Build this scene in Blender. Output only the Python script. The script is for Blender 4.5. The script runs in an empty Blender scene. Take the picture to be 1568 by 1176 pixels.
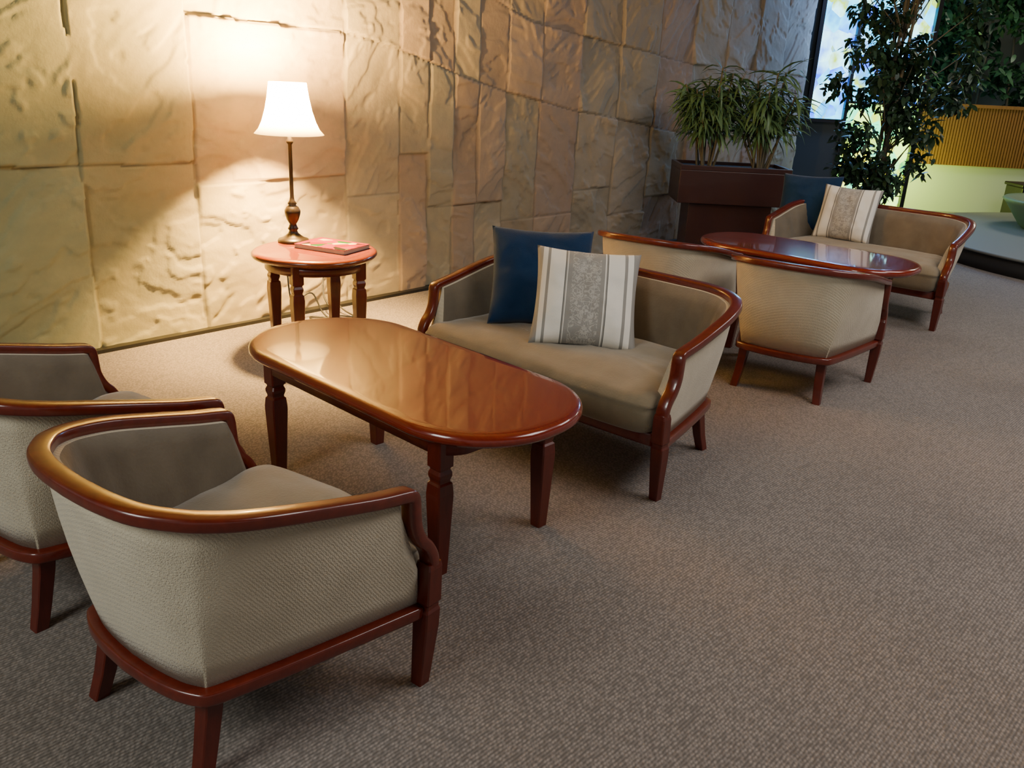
import bpy, math, random
import numpy as np
from mathutils import Vector, Matrix, noise
random.seed(7); rng=np.random.default_rng(5)
scene=bpy.context.scene; COL=scene.collection

# ---------------------------------------------------------------- materials
def mat(name, color=(.5,.5,.5), rough=.5, metal=0, coat=0, sheen=0, emis=None, es=0, spec=.5):
    m=bpy.data.materials.new(name); m.use_nodes=True
    b=m.node_tree.nodes['Principled BSDF']
    b.inputs['Base Color'].default_value=(*color,1); b.inputs['Roughness'].default_value=rough
    b.inputs['Metallic'].default_value=metal; b.inputs['Coat Weight'].default_value=coat
    b.inputs['Coat Roughness'].default_value=.05
    b.inputs['Sheen Weight'].default_value=sheen; b.inputs['Specular IOR Level'].default_value=spec
    if emis: b.inputs['Emission Color'].default_value=(*emis,1); b.inputs['Emission Strength'].default_value=es
    return m
def N(m,t,**k):
    n=m.node_tree.nodes.new(t)
    for a,v in k.items():
        if a in n.inputs.keys(): n.inputs[a].default_value=v
        else: setattr(n,a,v)
    return n
def L(m,a,b): m.node_tree.links.new(a,b)
def B(m): return m.node_tree.nodes['Principled BSDF']
def coords(m,scale=(1,1,1),kind='Object',rot=(0,0,0)):
    t=N(m,'ShaderNodeTexCoord'); mp=N(m,'ShaderNodeMapping'); L(m,t.outputs[kind],mp.inputs['Vector'])
    mp.inputs['Scale'].default_value=scale; mp.inputs['Rotation'].default_value=rot
    return mp.outputs['Vector']
def ramp(m,fac,stops,interp='LINEAR'):
    r=N(m,'ShaderNodeValToRGB'); r.color_ramp.interpolation=interp
    e=r.color_ramp.elements
    while len(e)<len(stops): e.new(.5)
    for i,(p,c) in enumerate(stops): e[i].position=p; e[i].color=(*c,1)
    L(m,fac,r.inputs['Fac']); return r.outputs['Color']
def bump(m,h,strength=.3,dist=.01,prev=None):
    b=N(m,'ShaderNodeBump'); b.inputs['Strength'].default_value=strength; b.inputs['Distance'].default_value=dist
    L(m,h,b.inputs['Height'])
    if prev: L(m,prev,b.inputs['Normal'])
    return b.outputs['Normal']

def wood(name,c1,c2,scale=(1.5,14,14),rough=.28,coat=.6):
    m=mat(name,c1,rough,coat=coat)
    n=N(m,'ShaderNodeTexNoise',Scale=6.,Detail=6.,Roughness=.6); L(m,coords(m,scale),n.inputs['Vector'])
    L(m,ramp(m,n.outputs['Fac'],[(.3,c2),(.7,c1)]),B(m).inputs['Base Color'])
    return m
M_TOP=wood('cherry_lacquer',(.225,.018,.004),(.172,.012,.003),rough=.22,coat=1)
M_TOP2=wood('cherry_lacquer_side',(.20,.035,.004),(.15,.026,.003),rough=.25,coat=.8)
M_RAIL=wood('cherry_rail',(.15,.015,.005),(.10,.009,.003),scale=(8,8,8),rough=.28,coat=.6)
M_LEG=wood('cherry_leg',(.12,.012,.004),(.08,.008,.003),scale=(14,14,2),rough=.35,coat=.3)
def fabric(name,c1,c2,sc,strength,sheen=.3,twill=True):
    m=mat(name,c1,.95,sheen=sheen,spec=.15)
    v=coords(m)
    n=N(m,'ShaderNodeTexNoise',Scale=9.,Detail=4.); L(m,v,n.inputs['Vector'])
    L(m,ramp(m,n.outputs['Fac'],[(.3,c2),(.7,c1)]),B(m).inputs['Base Color'])
    if twill:
        w=N(m,'ShaderNodeTexWave',Scale=sc,Distortion=5.); w.inputs['Detail'].default_value=2; w.inputs['Detail Scale'].default_value=5
        L(m,coords(m,(1,1,1.),rot=(.7,.6,.3)),w.inputs['Vector']); h=w.outputs['Fac']
    else:
        w=N(m,'ShaderNodeTexNoise',Scale=sc,Detail=3.); L(m,v,w.inputs['Vector']); h=w.outputs['Fac']
    L(m,bump(m,h,strength,.004),B(m).inputs['Normal'])
    return m
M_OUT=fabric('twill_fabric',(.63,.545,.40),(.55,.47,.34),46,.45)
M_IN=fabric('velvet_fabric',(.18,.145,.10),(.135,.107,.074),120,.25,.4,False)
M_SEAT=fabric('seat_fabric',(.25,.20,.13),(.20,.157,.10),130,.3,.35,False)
M_NAVY=fabric('navy_fabric',(.006,.030,.085),(.005,.024,.07),220,.3,.15,False)

# ---------------------------------------------------------------- mesh helpers
def mesh(name,v,f,m,parent=None,smooth=True,mats=None):
    me=bpy.data.meshes.new(name); me.from_pydata([tuple(map(float,p)) for p in v],[],[tuple(int(i) for i in q) for q in f]); me.update()
    if smooth: me.polygons.foreach_set('use_smooth',[True]*len(me.polygons))
    for mm in (mats or [m]): me.materials.append(mm)
    o=bpy.data.objects.new(name,me); COL.objects.link(o)
    if parent: o.parent=parent
    return o
def empty(name,loc=(0,0,0),yaw=0):
    e=bpy.data.objects.new(name,None); COL.objects.link(e); e.location=loc; e.rotation_euler=(0,0,yaw); e.empty_display_size=.1; return e
def loft(rings,cap=True,closed=True):
    n=len(rings[0]); v=[p for r in rings for p in r]; f=[]
    for i in range(len(rings)-1):
        for j in range(n if closed else n-1):
            a=i*n+j; b=i*n+(j+1)%n; f.append((a,b,b+n,a+n))
    if cap: f.append(tuple(range(n-1,-1,-1))); f.append(tuple(range((len(rings)-1)*n,len(rings)*n)))
    return v,f
def cr(P,k=6):
    P=[np.array(p,float) for p in P]; out=[]
    for i in range(len(P)-1):
        p0=P[max(i-1,0)];p1=P[i];p2=P[i+1];p3=P[min(i+2,len(P)-1)]
        for j in range(k):
            t=j/k; out.append(.5*((2*p1)+(-p0+p2)*t+(2*p0-5*p1+4*p2-p3)*t*t+(-p0+3*p1-3*p2+p3)*t**3))
    out.append(P[-1]); return np.array(out)
def section(n=14,e=.55):
    a=np.linspace(0,2*math.pi,n,endpoint=False)+math.pi/n
    return [(math.copysign(abs(math.cos(t))**e,math.cos(t)),math.copysign(abs(math.sin(t))**e,math.sin(t))) for t in a]
def sweep(path,side,w,h,e=.55,n=14):
    path=np.array(path,float); N_=len(path); T=np.gradient(path,axis=0); rings=[]
    w=np.broadcast_to(w,N_); h=np.broadcast_to(h,N_); S=section(n,e)
    for i in range(N_):
        t=T[i]/np.linalg.norm(T[i]); s=np.array(side[i],float); s=s-t*(s@t); s/=np.linalg.norm(s); u=np.cross(s,t)
        rings.append([path[i]+s*w[i]/2*a+u*h[i]/2*b for a,b in S])
    return loft(rings)
def bevel(o,w=.004,seg=2):
    b=o.modifiers.new('bevel','BEVEL'); b.width=w; b.segments=seg; b.limit_method='ANGLE'; b.angle_limit=.6; return o
def box(name,x0,x1,y0,y1,z0,z1,m,parent=None,bv=0):
    v=[(x,y,z) for z in (z0,z1) for y in (y0,y1) for x in (x0,x1)]
    f=[(0,2,3,1),(4,5,7,6),(0,1,5,4),(2,6,7,3),(0,4,6,2),(1,3,7,5)]
    o=mesh(name,v,f,m,parent,smooth=False)
    if bv: bevel(o,bv)
    return o
def sqleg(name,secs,m,parent,rot=0.):
    """square tapered leg; secs: (x,y,z,w) top->bottom"""
    c,s=math.cos(rot),math.sin(rot); q=.86
    S=[(1,-q),(1,q),(q,1),(-q,1),(-1,q),(-1,-q),(-q,-1),(q,-1)]; S=[(a*c-b*s,a*s+b*c) for a,b in S]
    o=mesh(name,*loft([[np.array([x+a*w/2,y+b*w/2,z]) for a,b in S] for x,y,z,w in secs]),m,parent,smooth=False)
    return o
def lathe(name,prof,m,parent,n=28,loc=(0,0)):
    rings=[[(loc[0]+r*math.cos(2*math.pi*i/n),loc[1]+r*math.sin(2*math.pi*i/n),z) for i in range(n)] for r,z in prof]
    return mesh(name,*loft(rings),m,parent)

# ---------------------------------------------------------------- tub seats
def tub_seat(name,hw,loc,yaw):
    E=empty(name,(*loc,0),yaw); ex=hw-.355
    T=[(-.11,0,.685),(-.105,.10,.685),(-.085,.19,.682),(-.045,.255,.677),(-.01,.29,.672),(.05,.322,.662),(.15,.345,.643),(.28,.353,.612),(.38,.355,.588),(.462,.355,.572)]
    Bt=[(-.035,0,.235),(-.03,.09,.235),(-.018,.165,.235),(.0,.212,.235),(.014,.226,.235),(.07,.243,.235),(.17,.268,.235),(.30,.297,.235),(.42,.322,.235),(.53,.345,.235)]
    def full(P,k):
        c=cr(P,k)
        lft=c.copy(); lft[:,1]+=ex; lft=lft[::-1]
        rgt=c.copy(); rgt[:,1]=-rgt[:,1]-ex
        if ex<.01: rgt=rgt[1:]
        else:
            mid=np.array([[c[0,0],ex*(1-2*i/8),c[0,2]] for i in range(1,8)]); lft=np.vstack([lft,mid])
        return np.vstack([lft,rgt])
    def outn(path):
        t=np.gradient(path,axis=0); n=np.stack([t[:,1],-t[:,0],0*t[:,0]],1)
        l=np.linalg.norm(n,axis=1)
        for i in range(len(n)):
            if l[i]<1e-3*max(1e-9,np.linalg.norm(t[i]))+1e-7 or abs(path[i][1])>hw-.003 : n[i]=(0,math.copysign(1,path[i][1]),0)
            else: n[i]/=l[i]
        return n
    down=[(.484,.355,.564),(.490,.355,.545),(.492,.355,.515),(.497,.355,.475),(.515,.355,.435),(.540,.355,.405),(.556,.355,.37),(.558,.354,.33)]
    rp=full(T+down,5)
    v,f=sweep(rp,outn(rp),.048,.032,.42); mesh('top_rail',v,f,M_RAIL,E)
    tp=full(T,5); bp=full(Bt,5); nn=outn(tp); rings=[]
    arc=np.concatenate([[0],np.cumsum(np.linalg.norm(np.diff(tp,axis=0),axis=1))])
    for i in range(len(tp)):
        t=tp[i].copy(); b=bp[i].copy(); n=nn[i]; r=[]
        fr=min(i,len(tp)-1-i)/10.; fr=1-min(fr,1)
        for s in np.linspace(0,1,7):
            p=b*(1-s)+t*s+n*.010*math.sin(math.pi*s)-n*.004
            if fr>0: p[0]+=fr*.02*math.sin(math.pi*s*.9)*(-1 if s>.4 else .6)
            if s==1: p[2]-=.012
            r.append(p)
        pl=.009*abs(math.sin(arc[i]*math.pi/.095))**.6*(1-fr)
        for s in np.linspace(1,0,7):
            zc=.27+(t[2]-.27)*s; q=b*(1-(zc-.235)/(t[2]-.235))+t*((zc-.235)/(t[2]-.235))
            off=.038+.035*math.sin(math.pi*min(1,(1-s)*1.1)/2)+ pl*math.sin(math.pi*min(1,(1-s)*1.5))
            if s==1: q[2]-=.012
            r.append(q-n*off)
        rings.append(r)
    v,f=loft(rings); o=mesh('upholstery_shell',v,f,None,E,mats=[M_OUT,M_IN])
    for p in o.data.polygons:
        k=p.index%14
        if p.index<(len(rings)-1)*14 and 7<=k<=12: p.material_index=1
    bq=bp.copy(); bq[:,2]=.222
    mesh('seat_rail',*sweep(bq,outn(bq),.046,.034,.3),M_RAIL,E)
    fr=[(.535+.02*math.cos(math.pi*t/2),(.33+ex)*t,.235) for t in np.linspace(-1,1,15)]
    mesh('front_rail',*sweep(fr,[(1,0,0)]*15,.03,.055,.35),M_RAIL,E)
    for i,sg in enumerate((1,-1)):
        y=sg*(.355+ex)
        sqleg('front_leg_%d'%(i+1),[(.558,y,.355,.044),(.557,y,.34,.050),(.553,y,.245,.052),(.552,y,.238,.044),(.551,y,.228,.044),(.55,y,.220,.052),(.548,y,.17,.050),(.535,y-sg*.006,0,.035)],M_LEG,E)
        y=sg*(.20+ex)
        sqleg('rear_leg_%d'%(i+1),[(.03,y,.235,.048),(.02,y+sg*.002,.16,.044),(.0,y+sg*.008,.07,.04),(-.02,y+sg*.016,0,.037)],M_LEG,E)
    H=[(-.03,0),(-.025,.10),(0,.18),(.06,.235),(.18,.262),(.33,.285),(.45,.305),(.53,.318),(.575,.31),(.598,.27),(.612,.15),(.618,0)]
    c=cr([(a,b,0) for a,b in H],4)[:,:2]
    up=c.copy(); up[:,1]+=ex; dn=c[::-1].copy(); dn[:,1]=-dn[:,1]-ex
    if ex<.01: dn=dn[1:-1]; ring=np.vstack([up,dn])
    else:
        m1=np.array([[c[-1,0],ex*(1-2*i/10)] for i in range(1,10)]); m2=np.array([[c[0,0],-ex*(1-2*i/10)] for i in range(1,10)])
        ring=np.vstack([up,m1,dn,m2])
    cen=np.array([.3,0]); hx,hy=.32,.31+ex
    rings=[]
    for ins,z in [(.03,.255),(.008,.27),(0,.30),(0,.35),(.004,.365),(-.002,.372),(.004,.38),(.012,.40),(.035,.416),(.075,.424),(.11,.428),(.15,.431),(.2,.433),(.25,.434),(.29,.434)]:
        s=np.array([1-ins/hx,1-ins/hy]); R_=[]
        for p in ring:
            q=cen+(p-cen)*s
            wr=.016*noise.noise(Vector((q[0]*5,q[1]*4,loc[0])))+.010*noise.noise(Vector((q[0]*14,q[1]*5,loc[1]))) if z>.41 else 0
            R_.append((*q,z+wr*min(1,ins/.06)))
        rings.append(R_)
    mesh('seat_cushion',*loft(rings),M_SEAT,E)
    return E
A=math.radians
tub_seat('tub_armchair',.355,(-.800,1.612),.935)
tub_seat('tub_armchair',.355,(-1.43,2.12),.93)
tub_seat('tub_armchair',.355,(1.372,4.208),1.006)
tub_seat('tub_armchair',.355,(.72,4.74),1.0)
tub_seat('loveseat',.66,(.438,3.773),A(228))
tub_seat('loveseat',.66,(2.69,6.458),A(228))

# ---------------------------------------------------------------- coffee tables
def stadium(Lx,W,n=20,r=None):
    r=r or W/2; p=[]
    for a0,cx_,cy_ in ((-90,1,-1),(0,1,1),(90,-1,1),(180,-1,-1)):
        for i in range(n+1):
            a=A(a0+90*i/n); p.append((cx_*(Lx/2-r)+r*math.cos(a),cy_*(W/2-r)+r*math.sin(a)))
    return np.array(p)
LEGSEC=lambda x,y,h:[(x,y,h,.060),(x,y,h-.10,.060),(x,y,h-.104,.050),(x,y,h-.110,.046),(x,y,h-.122,.056),(x,y,h-.132,.056),(x,y,h-.146,.047),(x,y,h-.152,.047),(x,y,h-.158,.058),(x,y,h-.19,.064),(x,y,h-.205,.064),(x,y,0,.042)]
def table_top(name,Lx,W,z,r,E,m):
    rings=[]
    for ins,dz in [(.03,-.045),(.022,-.045),(.018,-.038),(.006,-.036),(.0,-.028),(0,-.018),(.004,-.008),(.012,-.002),(.024,0),(.05,0)]:
        rings.append([(x,y,z+dz) for x,y in stadium(Lx-2*ins,W-2*ins,20,r-ins)])
    mesh(name,*loft(rings),m,E)
def coffee(loc,yaw):
    E=empty('oval_coffee_table',(*loc,0),yaw); h=.52
    table_top('table_top',1.42,.655,h,.31,E,M_TOP)
    rings=[[(x,y,z) for x,y in stadium(1.06,.53,8,.10)] for z in (h-.045,h-.10)]
    mesh('apron',*loft(rings),M_LEG,E,smooth=True)
    k=0
    for sx in (-1,1):
        for sy in (-1,1):
            k+=1; sqleg('leg_%d'%k,LEGSEC(sx*.465,sy*.235,h-.045),M_LEG,E)
coffee((-.382,2.844),-.7547); coffee((1.851,5.544),-.7174)

# side table
E=empty('side_table',(-1.107,4.62,0),A(35)); h=.55
rings=[]
for ins,dz in [(.03,-.04),(.02,-.04),(.006,-.032),(0,-.022),(.002,-.012),(.012,-.003),(.026,0),(.05,0)]:
    rings.append([((.335-ins)*math.cos(t)*(1+.02*math.cos(4*t)),(.335-ins)*math.sin(t)*(1+.02*math.cos(4*t)),h+dz) for t in np.linspace(0,2*math.pi,72,endpoint=False)])
mesh('table_top',*loft(rings),M_TOP2,E)
lathe('apron',[(.27,h-.04),(.27,h-.095)],M_LEG,E,40)
for i in range(4):
    a=A(-45+90*i); sqleg('leg_%d'%(i+1),LEGSEC(.25*math.cos(a),.25*math.sin(a),h-.04),M_LEG,E)

def mag():
    m=mat('magazine_cover',(.7,.3,.3),.8,spec=.05)
    n=N(m,'ShaderNodeTexVoronoi',Scale=15.); L(m,coords(m),n.inputs['Vector']); s=N(m,'ShaderNodeSeparateColor'); L(m,n.outputs['Color'],s.inputs[0])
    L(m,ramp(m,s.outputs[0],[(.0,(.12,.004,.006)),(.25,(.15,.015,.025)),(.38,(.008,.05,.006)),(.55,(.30,.25,.13)),(.68,(.03,.09,.012)),(.84,(.006,.006,.006))],'CONSTANT'),B(m).inputs['Base Color'])
    E=empty('magazine',(-1.025,4.675,.55),A(-24)); P=mat('paper',(.30,.28,.25),.8,spec=.05); R_=mat('pink_cover',(.13,.012,.02),.8,spec=.05)
    box('under_cover',-.165,.165,-.122,.122,0,.002,R_,E); box('pages',-.162,.162,-.119,.119,.002,.022,P,E); box('cover',-.165,.165,-.122,.122,.022,.024,R_,E)
    box('cover_picture',-.125,.160,-.117,.085,.024,.0252,m,E)
mag()

# lamp
LX,LY=-1.27,4.80
E=empty('table_lamp',(LX,LY,.55),0)
M_BRONZE=mat('dark_bronze',(.03,.02,.013),.35,metal=.5)
lathe('base',[(.085,0),(.088,.008),(.082,.018),(.06,.026),(.045,.036),(.028,.05),(.022,.065),(.03,.075),(.024,.085),(.018,.10),(.033,.125),(.043,.16),(.044,.175),(.034,.195),(.02,.205),(.026,.215),(.015,.23),(.011,.25),(.0105,.53),(.018,.54),(.02,.55),(.012,.56),(.012,.60)],M_BRONZE,E)
lathe('socket',[(.016,.60),(.02,.61),(.02,.66),(.014,.665)],mat('brass',(.5,.35,.12),.3,metal=1),E)
M_SHADE=bpy.data.materials.new('lamp_shade_linen'); M_SHADE.use_nodes=True
nt=M_SHADE.node_tree; nt.nodes.clear()
out=nt.nodes.new('ShaderNodeOutputMaterial'); mx=nt.nodes.new('ShaderNodeMixShader'); d=nt.nodes.new('ShaderNodeBsdfDiffuse'); tr=nt.nodes.new('ShaderNodeBsdfTranslucent')
d.inputs[0].default_value=(.90,.80,.58,1); tr.inputs[0].default_value=(.98,.88,.62,1); mx.inputs[0].default_value=.72
nt.links.new(d.outputs[0],mx.inputs[1]); nt.links.new(tr.outputs[0],mx.inputs[2]); nt.links.new(mx.outputs[0],out.inputs[0])
n=40; prof=[(.185,.585),(.162,.61),(.142,.65),(.123,.71),(.110,.77),(.102,.82),(.098,.85)]
ring=[[(r*math.cos(2*math.pi*i/n),r*math.sin(2*math.pi*i/n),z) for i in range(n)] for r,z in prof]
mesh('shade',*loft(ring,cap=False),M_SHADE,E)
lathe('bulb',[(.012,.665),(.02,.68),(.032,.70),(.034,.71),(.025,.725),(.008,.735)],mat('bulb_glass',(1,.9,.7),.3,emis=(1,.72,.38),es=60),E,16)
pl=bpy.data.lights.new('lamp_bulb_light','POINT'); pl.energy=1350; pl.color=(1,.60,.18); pl.shadow_soft_size=.07
po=bpy.data.objects.new('bulb_light',pl); COL.objects.link(po); po.parent=E; po.location=(0,0,.81)
M_CORD=mat('black_rubber',(.01,.01,.01),.5)
def cord(nm,P):
    p=cr(P,6)-np.array([LX,LY,.55]); mesh(nm,*sweep(p,[(.3,.2,.9)]*len(p),.010,.010,1,8),M_CORD,E)
cord('cord',[(-1.31,4.875,.557),(-1.36,4.98,.5),(-1.36,5.0,.2),(-1.3,4.98,.02),(-1.2,5.05,.012),(-1.28,5.15,.012),(-1.15,5.2,.015),(-1.22,5.28,.12),(-1.24,5.37,.22)])
cord('cord_loop',[(-1.22,5.1,.012),(-1.1,5.15,.03),(-1.02,5.22,.012),(-1.12,5.3,.05),(-1.2,5.36,.18)])
cord('cord_loop_2',[(-1.3,5.0,.02),(-1.33,5.1,.12),(-1.27,5.18,.16),(-1.2,5.15,.05),(-1.12,5.08,.012)])

# ---------------------------------------------------------------- pillows
def stripe_mat():
    m=mat('striped_linen',(.6,.58,.52),.9,sheen=.2,spec=.1)
    t=N(m,'ShaderNodeTexCoord'); sp=N(m,'ShaderNodeSeparateXYZ'); L(m,t.outputs['Object'],sp.inputs[0])
    a=N(m,'ShaderNodeMath',operation='MULTIPLY_ADD'); a.inputs[1].default_value=1/.44; a.inputs[2].default_value=.5; L(m,sp.outputs['X'],a.inputs[0])
    W_=(.84,.80,.72); G=(.31,.295,.27); D_=(.13,.125,.115)
    c=ramp(m,a.outputs[0],[(0,G),(.05,W_),(.095,G),(.125,W_),(.27,D_),(.28,G),(.29,W_),(.30,G),(.66,W_),(.67,G),(.68,D_),(.69,W_),(.85,G),(.88,W_),(.94,G)],'CONSTANT')
    ab=N(m,'ShaderNodeVectorMath',operation='ABSOLUTE'); L(m,t.outputs['Object'],ab.inputs[0])
    nz_=N(m,'ShaderNodeTexNoise',Scale=38.,Detail=2.,Distortion=1.5); L(m,ab.outputs[0],nz_.inputs['Vector'])
    msk=ramp(m,a.outputs[0],[(0,(0,0,0)),(.34,(1,1,1)),(.62,(0,0,0))],'CONSTANT')
    th=ramp(m,nz_.outputs['Fac'],[(.44,(0,0,0)),(.47,(.3,.3,.3)),(.53,(.3,.3,.3)),(.56,(0,0,0))])
    mu=N(m,'ShaderNodeMix',data_type='RGBA',blend_type='MULTIPLY'); mu.inputs['Factor'].default_value=1; L(m,msk,mu.inputs['A']); L(m,th,mu.inputs['B'])
    mi=N(m,'ShaderNodeMix',data_type='RGBA'); L(m,mu.outputs['Result'],mi.inputs['Factor']); L(m,c,mi.inputs['A']); mi.inputs['B'].default_value=(*W_,1)
    L(m,mi.outputs['Result'],B(m).inputs['Base Color'])
    n=N(m,'ShaderNodeTexNoise',Scale=260.,Detail=2.); L(m,t.outputs['Object'],n.inputs['Vector']); L(m,bump(m,n.outputs['Fac'],.3,.002),B(m).inputs['Normal'])
    return m
M_STRIPE=stripe_mat()
import bmesh
def pillow(name,m,c,yaw,tilt,roll,size=.46,thick=.15):
    n=33; v=[];f=[]
    for s in (1,-1):
        for j in range(n):
            for i in range(n):
                a=-1+2*i/(n-1); b=-1+2*j/(n-1)
                x=a*(1-.07*(1-b*b)); z=b*(1-.07*(1-a*a))
                t=((1-a**4)*(1-b**4))**.55*(1-.12*(a*a+b*b))
                wr=.012*noise.noise(Vector((a*2.5,b*2.5,s*3+len(name)+c[0])))+.006*noise.noise(Vector((a*6,b*6,s*3+c[0])))
                v.append((x*size/2,-s*(t*thick/2+wr*t),z*size/2))
    for s in (0,1):
        for j in range(n-1):
            for i in range(n-1):
                a=s*n*n+j*n+i; q=(a,a+1,a+n+1,a+n); f.append(q if s==0 else q[::-1])
    o=mesh(name,v,f,m)
    bm=bmesh.new(); bm.from_mesh(o.data); bmesh.ops.remove_doubles(bm,verts=bm.verts,dist=.0008); bm.to_mesh(o.data); bm.free()
    R=Matrix.Rotation(yaw+math.pi/2,4,'Z')@Matrix.Rotation(-tilt,4,'X')@Matrix.Rotation(roll,4,'Y')
    off=R@Vector((0,0,size/2))
    o.matrix_world=Matrix.Translation(Vector(c)+off)@R
    return o
pillow('navy_pillow',M_NAVY,(.11,3.755,.425),A(272),A(32),A(1),.475)
pillow('striped_pillow',M_STRIPE,(.285,3.455,.425),A(270),A(36),A(3),.455)
pillow('navy_pillow',M_NAVY,(2.23,6.81,.43),A(240),A(20),A(-2),.46)
pillow('striped_pillow',M_STRIPE,(2.41,6.49,.43),A(238),A(25),A(1),.425)

# ---------------------------------------------------------------- stone wall
P0=np.array([-2.23,4.31]); DU=np.array([.662,.7495]); NR=np.array([.7495,-.662])
def Ln(u): return np.interp(u,[-2,1.1,2.1,2.8,3.8,6,8.2],[2.1,1.80,1.61,1.44,1.26,1.0,.98])
def Ln2(u): return np.interp(u,[-2,1.1,2.3,3.4,5.7,8.2],[2.9,2.5,2.2,1.86,1.66,1.62])
cols=[-3.2,-2.5,-1.85,-1.2,-.6,.05,.66,1.68,2.12,2.38,2.62,2.86,3.15,3.53,4.02,4.55,5.1,5.7,6.3,6.9,7.5,8.15]
hj={}
for k in range(len(cols)-1):
    c=(cols[k]+cols[k+1])/2
    if c<.06: j=[lambda u:.97+0*u,lambda u:2.05+0*u]
    elif c<.66: j=[lambda u:.96+0*u,lambda u:1.95+0*u]
    elif c<1.68: j=[lambda u:.84+0*u,lambda u:1.70-.03*(u-1.1),lambda u:2.4+0*u]
    elif c<2.12: j=[lambda u:.70+0*u,Ln,Ln2]
    elif c<2.38: j=[lambda u:.95+0*u,Ln,Ln2]
    elif c<3.15: j=[lambda u:.58+0*u,Ln,Ln2]
    elif c<4.1: j=[lambda u:.42+0*u,Ln,Ln2]
    else: j=[lambda u,q=.35+.25*((k*7)%3)/2:q+0*u,Ln,Ln2]
    hj[k]=j
du=.0105; us=np.arange(-3.2,8.15+du,du); zs=np.arange(0,3.2,du)
U,Z=np.meshgrid(us,zs)
kcol=np.clip(np.searchsorted(cols,us+1e-9)-1,0,len(cols)-2)
disp=np.zeros_like(U); colr=np.zeros(U.shape+(3,))
rr=random.Random(11); slab={}
PAL=[(.47,.40,.265),(.44,.36,.24),(.49,.42,.285),(.44,.34,.24),(.45,.40,.275),(.48,.37,.255)]
for i,u in enumerate(us):
    k=kcol[i]; joints=sorted([float(j(u)) for j in hj[k]])
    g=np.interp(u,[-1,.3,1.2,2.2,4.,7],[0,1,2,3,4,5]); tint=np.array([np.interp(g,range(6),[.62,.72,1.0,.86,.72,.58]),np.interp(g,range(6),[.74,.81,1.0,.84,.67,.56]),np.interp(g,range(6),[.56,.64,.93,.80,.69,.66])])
    for jz,z in enumerate(zs):
        row=0; dz=9; wb=.010*noise.noise(Vector((u*3,z*.5,0)))
        for q in joints:
            dd=z-q-wb
            if dd>0: row+=1
            dz=min(dz,abs(dd))
        uw=u+.006*noise.noise(Vector((z*2.5,k*3.,1)))
        du_edge=min(abs(uw-cols[k]),abs(cols[k+1]-uw))
        key=(k,row)
        if key not in slab:
            slab[key]=(rr.uniform(-.006,.008),rr.uniform(-.012,.012),rr.uniform(-.008,.008),rr.choice(PAL),rr.uniform(.92,1.08),rr.uniform(0,50),rr.uniform(-.9,.9))
        off,tu,tz,pc,br,sd,an=slab[key]
        uc=(cols[k]+cols[k+1])/2
        ca,sa=math.cos(an),math.sin(an)
        a=(u*ca-z*sa); b=(u*sa+z*ca)
        wp=noise.noise(Vector((a*2.3+sd,b*2.3,sd+9)))*.35
        n1=noise.fractal(Vector((a*1.3+sd+wp,b*2.5+wp,sd)),.9,2.1,5)
        tt=n1*2.6; fl=math.floor(tt); frc=tt-fl; st=(fl+min(1,max(0,(frc-.84)/.16)))/2.6
        n2=noise.noise(Vector((a*5+sd,b*13,sd))); n3=noise.noise(Vector((a*16+sd,b*30,sd))); n4=1-abs(noise.noise(Vector((a*3+sd+wp,b*5,sd+5))))*2
        h=off+tu*(u-uc)+tz*(z-1.2)*.5+.018*st+.008*n1+.0026*n2+.0015*n3+.0045*n4
        e=min(du_edge,dz)
        if e<.0055: h=-.009+.6*h
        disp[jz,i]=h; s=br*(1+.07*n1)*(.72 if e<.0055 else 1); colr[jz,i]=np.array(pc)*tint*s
nu,nz=len(us),len(zs)
V=np.zeros((nz,nu,3)); V[...,0]=P0[0]+DU[0]*U+NR[0]*disp; V[...,1]=P0[1]+DU[1]*U+NR[1]*disp; V[...,2]=Z
V=V.reshape(-1,3); idx=np.arange(nz*nu).reshape(nz,nu)
F=np.stack([idx[:-1,:-1],idx[:-1,1:],idx[1:,1:],idx[1:,:-1]],-1).reshape(-1,4)
me=bpy.data.meshes.new('wall_stone'); me.vertices.add(len(V)); me.vertices.foreach_set('co',V.ravel())
me.loops.add(F.size); me.polygons.add(len(F)); me.loops.foreach_set('vertex_index',F.ravel()); me.polygons.foreach_set('loop_start',np.arange(0,F.size,4)); me.polygons.foreach_set('loop_total',np.full(len(F),4)); me.update(calc_edges=True)
me.polygons.foreach_set('use_smooth',[True]*len(F))
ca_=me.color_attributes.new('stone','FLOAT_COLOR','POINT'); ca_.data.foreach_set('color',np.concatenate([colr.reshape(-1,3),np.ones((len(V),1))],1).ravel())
M_STONE=mat('sandstone',(.4,.3,.2),.9,spec=.2)
at=N(M_STONE,'ShaderNodeAttribute',attribute_name='stone')
n1=N(M_STONE,'ShaderNodeTexNoise',Scale=3.,Detail=8.,Roughness=.65); L(M_STONE,coords(M_STONE,(1,1,1.6)),n1.inputs['Vector'])
rc=ramp(M_STONE,n1.outputs['Fac'],[(.3,(.86,.88,.89)),(.7,(1.12,1.08,1.03))])
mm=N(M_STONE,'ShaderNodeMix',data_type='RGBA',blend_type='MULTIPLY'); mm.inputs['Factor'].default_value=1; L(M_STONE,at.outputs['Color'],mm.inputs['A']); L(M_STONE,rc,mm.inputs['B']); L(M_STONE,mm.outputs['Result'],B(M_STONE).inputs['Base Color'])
n2=N(M_STONE,'ShaderNodeTexNoise',Scale=45.,Detail=5.,Roughness=.6); L(M_STONE,coords(M_STONE),n2.inputs['Vector'])
L(M_STONE,bump(M_STONE,n2.outputs['Fac'],.3,.006),B(M_STONE).inputs['Normal'])
me.materials.append(M_STONE); o=bpy.data.objects.new('wall_left',me); COL.objects.link(o)
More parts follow.
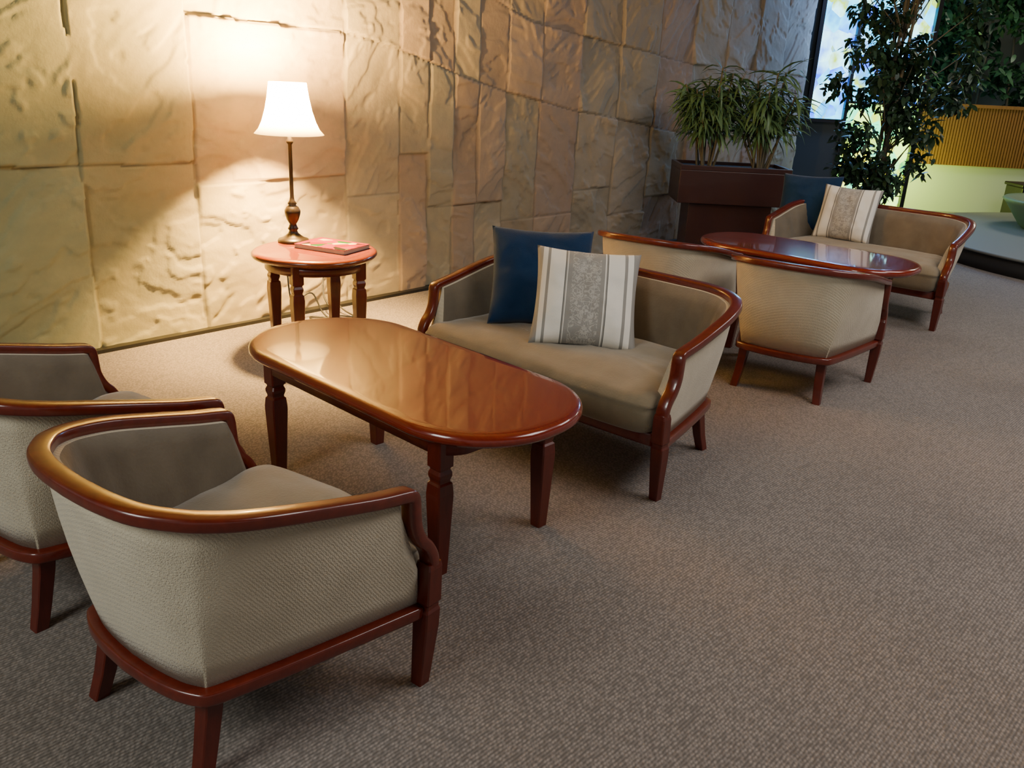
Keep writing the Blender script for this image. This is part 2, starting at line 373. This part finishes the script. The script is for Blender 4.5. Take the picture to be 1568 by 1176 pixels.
def along(u,off,z): q=P0+DU*u+NR*off; return (q[0],q[1],z)
def strip(name,u0,u1,o0,o1,z0,z1,m):
    v=[along(u,of,z) for z in (z0,z1) for of in (o0,o1) for u in (u0,u1)]
    return mesh(name,v,[(0,2,3,1),(4,5,7,6),(0,1,5,4),(2,6,7,3),(0,4,6,2),(1,3,7,5)],m,smooth=False)
strip('baseboard_left',-3.2,8.1,-.03,.045,.0,.02,mat('black_base',(.012,.012,.012),.5))

# ---------------------------------------------------------------- floor + ceiling
M_CARPET=mat('ribbed_carpet',(.2,.17,.15),.97,sheen=.15,spec=.05)
v=coords(M_CARPET,rot=(0,0,.75))
w=N(M_CARPET,'ShaderNodeTexWave',Scale=32.,Distortion=1.2); w.bands_direction='X'; L(M_CARPET,v,w.inputs['Vector'])
vo=N(M_CARPET,'ShaderNodeTexVoronoi',Scale=125.); L(M_CARPET,coords(M_CARPET,(1,.6,1),rot=(0,0,.75)),vo.inputs['Vector'])
ns=N(M_CARPET,'ShaderNodeTexNoise',Scale=1.4,Detail=6.); L(M_CARPET,v,ns.inputs['Vector'])
c1=ramp(M_CARPET,ns.outputs['Fac'],[(.3,(.245,.206,.183)),(.42,(.275,.232,.206)),(.7,(.30,.254,.226))])
c2=ramp(M_CARPET,w.outputs['Fac'],[(0,(.70,.70,.70)),(1,(1.14,1.14,1.14))])
c3=ramp(M_CARPET,vo.outputs['Distance'],[(0,(1.16,1.16,1.16)),(.7,(.60,.60,.60))])
x1=N(M_CARPET,'ShaderNodeMix',data_type='RGBA',blend_type='MULTIPLY'); x1.inputs['Factor'].default_value=1; L(M_CARPET,c1,x1.inputs['A']); L(M_CARPET,c2,x1.inputs['B'])
x2=N(M_CARPET,'ShaderNodeMix',data_type='RGBA',blend_type='MULTIPLY'); x2.inputs['Factor'].default_value=1; L(M_CARPET,x1.outputs['Result'],x2.inputs['A']); L(M_CARPET,c3,x2.inputs['B'])
L(M_CARPET,x2.outputs['Result'],B(M_CARPET).inputs['Base Color'])
L(M_CARPET,bump(M_CARPET,vo.outputs['Distance'],.45,.004,bump(M_CARPET,w.outputs['Fac'],.4,.004)),B(M_CARPET).inputs['Normal'])
box('floor',-9,13,-4,15,-.05,0,M_CARPET)
box('ceiling',-9,13,-4,15,4.0,4.1,mat('ceiling_paint',(.10,.095,.085),.9))

# ---------------------------------------------------------------- planter + palms
M_PLANT=mat('dark_brown_laminate',(.036,.012,.010),.35,coat=.2)
E=empty('planter_box',(1.815,7.75,0),0)
box('upper_box',-.475,.475,-.25,.25,.52,.80,M_PLANT,E,.006)
box('base',-.36,.36,-.19,.19,0,.52,M_PLANT,E,.004)
box('rim_front',-.475,.475,-.252,-.22,.80,.84,M_PLANT,E,.003); box('rim_back',-.475,.475,.22,.252,.80,.84,M_PLANT,E,.003)
box('rim_side_1',-.475,-.445,-.22,.22,.80,.84,M_PLANT,E); box('rim_side_2',.445,.475,-.22,.22,.80,.84,M_PLANT,E)
box('soil',-.445,.445,-.22,.22,.79,.815,mat('soil',(.02,.014,.01),.95),E)
def leafmat(name,c1,c2):
    m=mat(name,c1,.45,spec=.4)
    n=N(m,'ShaderNodeTexNoise',Scale=5.,Detail=3.); L(m,coords(m),n.inputs['Vector'])
    L(m,ramp(m,n.outputs['Fac'],[(.35,c1),(.65,c2)]),B(m).inputs['Base Color']); return m
M_PALM=leafmat('palm_leaf',(.055,.115,.04),(.12,.20,.08))
M_FIC=leafmat('ficus_leaf',(.010,.032,.014),(.03,.07,.032))
M_FOL=leafmat('ivy_leaf',(.012,.045,.018),(.04,.11,.045))
M_STEM=mat('stem_bark',(.12,.10,.06),.8)
def blade(V_,F_,p,d,Lg,w,droop,seg=4):
    p=np.array(p,float); d=np.array(d,float); d/=np.linalg.norm(d); s=np.cross(d,(0,0,1.)); s/= (np.linalg.norm(s)+1e-6)
    tw=random.uniform(-.8,.8); up=np.cross(s,d); s=s*math.cos(tw)+up*math.sin(tw)
    b=len(V_); pos=p.copy()
    for i in range(seg+1):
        t=i/seg; ww=w*math.sin(math.pi*(.12+.86*t))**.8
        V_.append(pos-s*ww/2); V_.append(pos+s*ww/2)
        d=d+np.array([0,0,-droop/seg]); d/=np.linalg.norm(d); pos=pos+d*Lg/seg
    for i in range(seg): F_.append((b+2*i,b+2*i+1,b+2*i+3,b+2*i+2))
def tube(V_,F_,a,b_,r0,r1,n=6):
    a=np.array(a,float); b_=np.array(b_,float); t=b_-a; t/=np.linalg.norm(t); s=np.cross(t,(.3,.9,.1)); s/=np.linalg.norm(s); u=np.cross(s,t); k=len(V_)
    for c,r in ((a,r0),(b_,r1)):
        for i in range(n): an=2*math.pi*i/n; V_.append(c+r*(math.cos(an)*s+math.sin(an)*u))
    for i in range(n): F_.append((k+i,k+(i+1)%n,k+n+(i+1)%n,k+n+i))
def palm(x,y,hh,spread):
    E=empty('potted_palm',(x,y,.815),0); V_,F_,SV,SF=[],[],[],[]
    for s in range(13):
        an=random.uniform(0,6.28); r=random.uniform(.02,.08); b=np.array([r*math.cos(an),r*math.sin(an),0]); H=hh*random.uniform(.55,1)
        top=b+np.array([math.cos(an)*spread*.6*random.random(),math.sin(an)*spread*.3*random.random(),H]); tube(SV,SF,b,top,.011,.007)
        for q in range(54):
            t=random.uniform(.40,1)**.8; pp=b+(top-b)*t; a2=random.uniform(0,6.28); el=random.uniform(-.1,1.0)
            blade(V_,F_,pp,(math.cos(a2)*math.cos(el),math.sin(a2)*math.cos(el),math.sin(el)),random.uniform(.17,.30),.024,random.uniform(.8,2.2))
    mesh('leaves',V_,F_,M_PALM,E); mesh('stems',SV,SF,M_STEM,E)
palm(1.60,7.76,.84,.6); palm(2.06,7.72,.82,.55)

def leafy(name,parentloc,centers,n,size,m,stems=()):
    E=empty(name,parentloc,0); V_,F_,SV,SF=[],[],[],[]
    for a,b_,r0,r1 in stems: tube(SV,SF,a,b_,r0,r1,8)
    for q in range(n):
        c,r=centers[random.randrange(len(centers))]
        dv=rng.normal(size=3); dv/=np.linalg.norm(dv); pp=np.array(c)+dv*np.array(r)*random.random()**.45
        a2=random.uniform(0,6.28); el=random.uniform(-1.1,.5)
        blade(V_,F_,pp,(math.cos(a2)*math.cos(el),math.sin(a2)*math.cos(el),math.sin(el)),size*random.uniform(.7,1.25),size*.45,random.uniform(.3,1.),3)
    mesh('leaves',V_,F_,m,E)
    if SV: mesh('branches',SV,SF,M_STEM,E)
    return E
cen=[]; st=[]
for i in range(70):
    z=random.uniform(.6,3.0); w_=.62*(1 if z>1.5 else .42+.6*(z-.6)); a=random.uniform(0,6.28); r=w_*random.random()**.6
    p=(r*math.cos(a),r*math.sin(a)*.8,z); cen.append((p,(.15,.15,.15))); st.append(((0.02*math.cos(a),.02*math.sin(a),max(.35,z-.5)),p,.008,.003))
for a in (0,2.1,4.2): st.append(((.05*math.cos(a),.05*math.sin(a),.3),(.06*math.cos(a+1.5),.06*math.sin(a+1.5),2.3),.02,.013))
E=leafy('ficus_tree',(3.42,8.5,0),cen,5000,.09,M_FIC,st)
lathe('pot',[(.17,0),(.19,.02),(.23,.34),(.24,.36),(.22,.36),(.21,.33)],M_PLANT,E,24)

# ---------------------------------------------------------------- far end
M_PLASTER=mat('painted_plaster',(.55,.58,.50),.8)
M_DARK=mat('dark_wall_paint',(.06,.075,.085),.8)
M_FRAME=mat('window_frame_black',(.01,.01,.012),.4)
def glassmat(name,stops,es):
    m=mat(name,(0,0,0),.4)
    v=coords(m,(2.2,1,1.6)); n=N(m,'ShaderNodeTexVoronoi',Scale=3.2); L(m,v,n.inputs['Vector'])
    n2=N(m,'ShaderNodeTexNoise',Scale=2.2,Detail=3.); L(m,v,n2.inputs['Vector'])
    ad=N(m,'ShaderNodeMix',data_type='FLOAT'); ad.inputs['Factor'].default_value=.5; sp=N(m,'ShaderNodeSeparateColor'); L(m,n.outputs['Color'],sp.inputs[0]); L(m,sp.outputs[0],ad.inputs['A']); L(m,n2.outputs['Fac'],ad.inputs['B'])
    c=ramp(m,ad.outputs['Result'],stops); L(m,c,B(m).inputs['Emission Color']); B(m).inputs['Emission Strength'].default_value=es; return m
G1=glassmat('stained_glass_blue',[(.25,(.01,.08,.9)),(.4,(.06,.65,1)),(.5,(.005,.25,.7)),(.58,(.30,.45,.01)),(.66,(.35,.9,1)),(.8,(.01,.08,.8))],5.0)
G2=glassmat('stained_glass_green',[(.25,(.45,.6,.02)),(.4,(.03,.8,.4)),(.5,(.85,.70,.02)),(.6,(.02,.4,.08)),(.7,(.6,.95,.15))],5.0)
box('wall_back',2.95,3.42,11.0,11.15,0,4.0,M_DARK); box('wall_back',3.42,3.86,11.0,11.15,0,1.14,M_DARK)
box('wall_back',3.42,4.80,11.0,11.15,3.2,4.0,M_DARK)
E=empty('window_1',(0,0,0)); box('glass',3.45,3.86,11.04,11.06,1.16,3.2,G1,E); box('frame_left',3.40,3.45,10.97,11.1,1.14,3.2,M_FRAME,E); box('sill',3.40,3.88,10.94,11.1,1.12,1.16,M_FRAME,E)
E=empty('window_2',(0,0,0)); box('glass',3.90,4.75,11.04,11.06,.1,1.35,G2,E); box('upper_glass',3.90,4.75,11.04,11.06,1.38,3.2,G1,E)
box('frame_left',3.86,3.90,10.97,11.1,0,3.2,M_FRAME,E); box('frame_right',4.75,4.80,10.97,11.1,0,3.2,M_FRAME,E); box('transom',3.9,4.75,10.98,11.08,1.35,1.38,M_FRAME,E); box('sill',3.9,4.75,10.98,11.08,0,.1,M_FRAME,E)
box('wall_back',4.80,10.5,11.95,12.1,0,.62,M_PLASTER)
M_SLAT=wood('slat_wood',(.27,.115,.03),(.20,.085,.022),scale=(14,1,1),rough=.5,coat=.1)
E=empty('wood_slat_screen',(0,0,0))
V_,F_=[],[]
for i in range(150):
    x=4.80+i*.038
    if x>10.4: break
    b=len(V_); V_+= [(a,y,z) for z in (.62,1.36) for y in (11.90,11.93) for a in (x,x+.026)]
    F_+=[tuple(b+k for k in q) for q in [(0,2,3,1),(4,5,7,6),(0,1,5,4),(2,6,7,3),(0,4,6,2),(1,3,7,5)]]
mesh('slats',V_,F_,M_SLAT,E,smooth=False); box('backing',4.80,10.5,11.93,11.98,.62,1.36,wood('slat_back',(.17,.07,.02),(.13,.055,.015),rough=.6,coat=0),E); box('cap',4.80,10.5,11.88,12.1,1.36,1.40,M_SLAT,E)
box('wall_rear',4.8,11,13.6,13.75,0,4,mat('rear_wall_paint',(.15,.17,.15),.9))
box('raised_floor',4.8,10.5,12.1,13.6,0,1.2,M_DARK)
cen=[]
for i in range(60):
    x=random.uniform(.3,4.2); z=random.uniform(.3,2.2); cen.append(((x,random.uniform(-.25,.35),z),(.32,.25,.32)))
st=[((x,0,.0),(x+.2*math.sin(x*9),.05,1.6),.02,.015) for x in np.arange(.5,4,.45)]
leafy('indoor_garden_foliage',(4.9,12.75,1.2),cen,8000,.15,M_FOL,st)
M_PLAT=mat('platform_grey',(.17,.175,.16),.7); M_PLATS=mat('platform_riser',(.04,.04,.042),.7)
E=empty('round_platform',(6.35,8.6,0)); lathe('riser',[(2.2,0),(2.2,.15)],M_PLATS,E,96); lathe('deck',[(2.23,.15),(2.23,.17),(2.2,.172)],M_PLAT,E,96)
E=empty('round_basin',(5.98,9.35,.172)); lathe('bowl',[(.5,0),(.55,.03),(.72,.26),(.76,.30),(.74,.32),(.66,.31),(.5,.2)],mat('basin_stone',(.18,.24,.13),.5),E,48)
E=empty('storage_bench',(6.6,11.15,0)); MB=mat('dark_bench',(.012,.012,.012),.4); box('body',-.38,.38,-.2,.2,.04,.46,MB,E,.01); box('seat_top',-.40,.40,-.22,.22,.46,.50,MB,E,.01); box('plinth',-.34,.34,-.17,.17,0,.04,MB,E)

# ---------------------------------------------------------------- lights
def area(name,loc,size,e,col,target=None,sy=None):
    l=bpy.data.lights.new(name,'AREA'); l.energy=e; l.size=size; l.color=col
    if sy: l.shape='RECTANGLE'; l.size_y=sy
    o=bpy.data.objects.new(name,l); COL.objects.link(o); o.location=loc
    if target: o.rotation_euler=(Vector(target)-Vector(loc)).to_track_quat('-Z','Y').to_euler()
    return o
area('left_window_light',(3.1,2.2,3.7),2.0,112,(1,.95,.91))
area('left_window_light',(-2.8,-.4,2.9),1.4,80,(.95,1,.94),(-.9,1.4,.4))  # cool light of an unseen window, behind and left of the camera
area('left_window_light',(4.6,5.2,3.8),2.0,85,(1,.95,.92))
area('left_window_light',(7.2,10.8,3.8),1.5,80,(1,.96,.78))
area('window_glow_fill',(4.1,10.7,2.4),1.2,85,(.22,.45,1),(2.2,9.0,1.4))  # added in front of the glass to throw its blue glow onto the stone
area('window_glow_fill',(4.9,11.3,.5),.5,22,(.75,1,.10),(6,11.9,.4))  # added to carry the window's yellow-green glow onto the low plaster wall
w=bpy.data.worlds.new('world'); scene.world=w; w.use_nodes=True
w.node_tree.nodes['Background'].inputs[0].default_value=(1,.96,.91,1); w.node_tree.nodes['Background'].inputs[1].default_value=.25

# ---------------------------------------------------------------- camera
th,rho=.3472,.04997
R=Vector((1,0,0)); Uu=Vector((0,math.sin(th),math.cos(th))); Fw=Vector((0,math.cos(th),-math.sin(th)))
r=R*math.cos(rho)+Uu*math.sin(rho); u=-R*math.sin(rho)+Uu*math.cos(rho)
M=Matrix(((r.x,u.x,-Fw.x,0),(r.y,u.y,-Fw.y,0),(r.z,u.z,-Fw.z,1.5),(0,0,0,1)))
cd=bpy.data.cameras.new('camera'); cd.sensor_width=36; cd.lens=36*1313/1568
co=bpy.data.objects.new('camera',cd); COL.objects.link(co); co.matrix_world=M; scene.camera=co
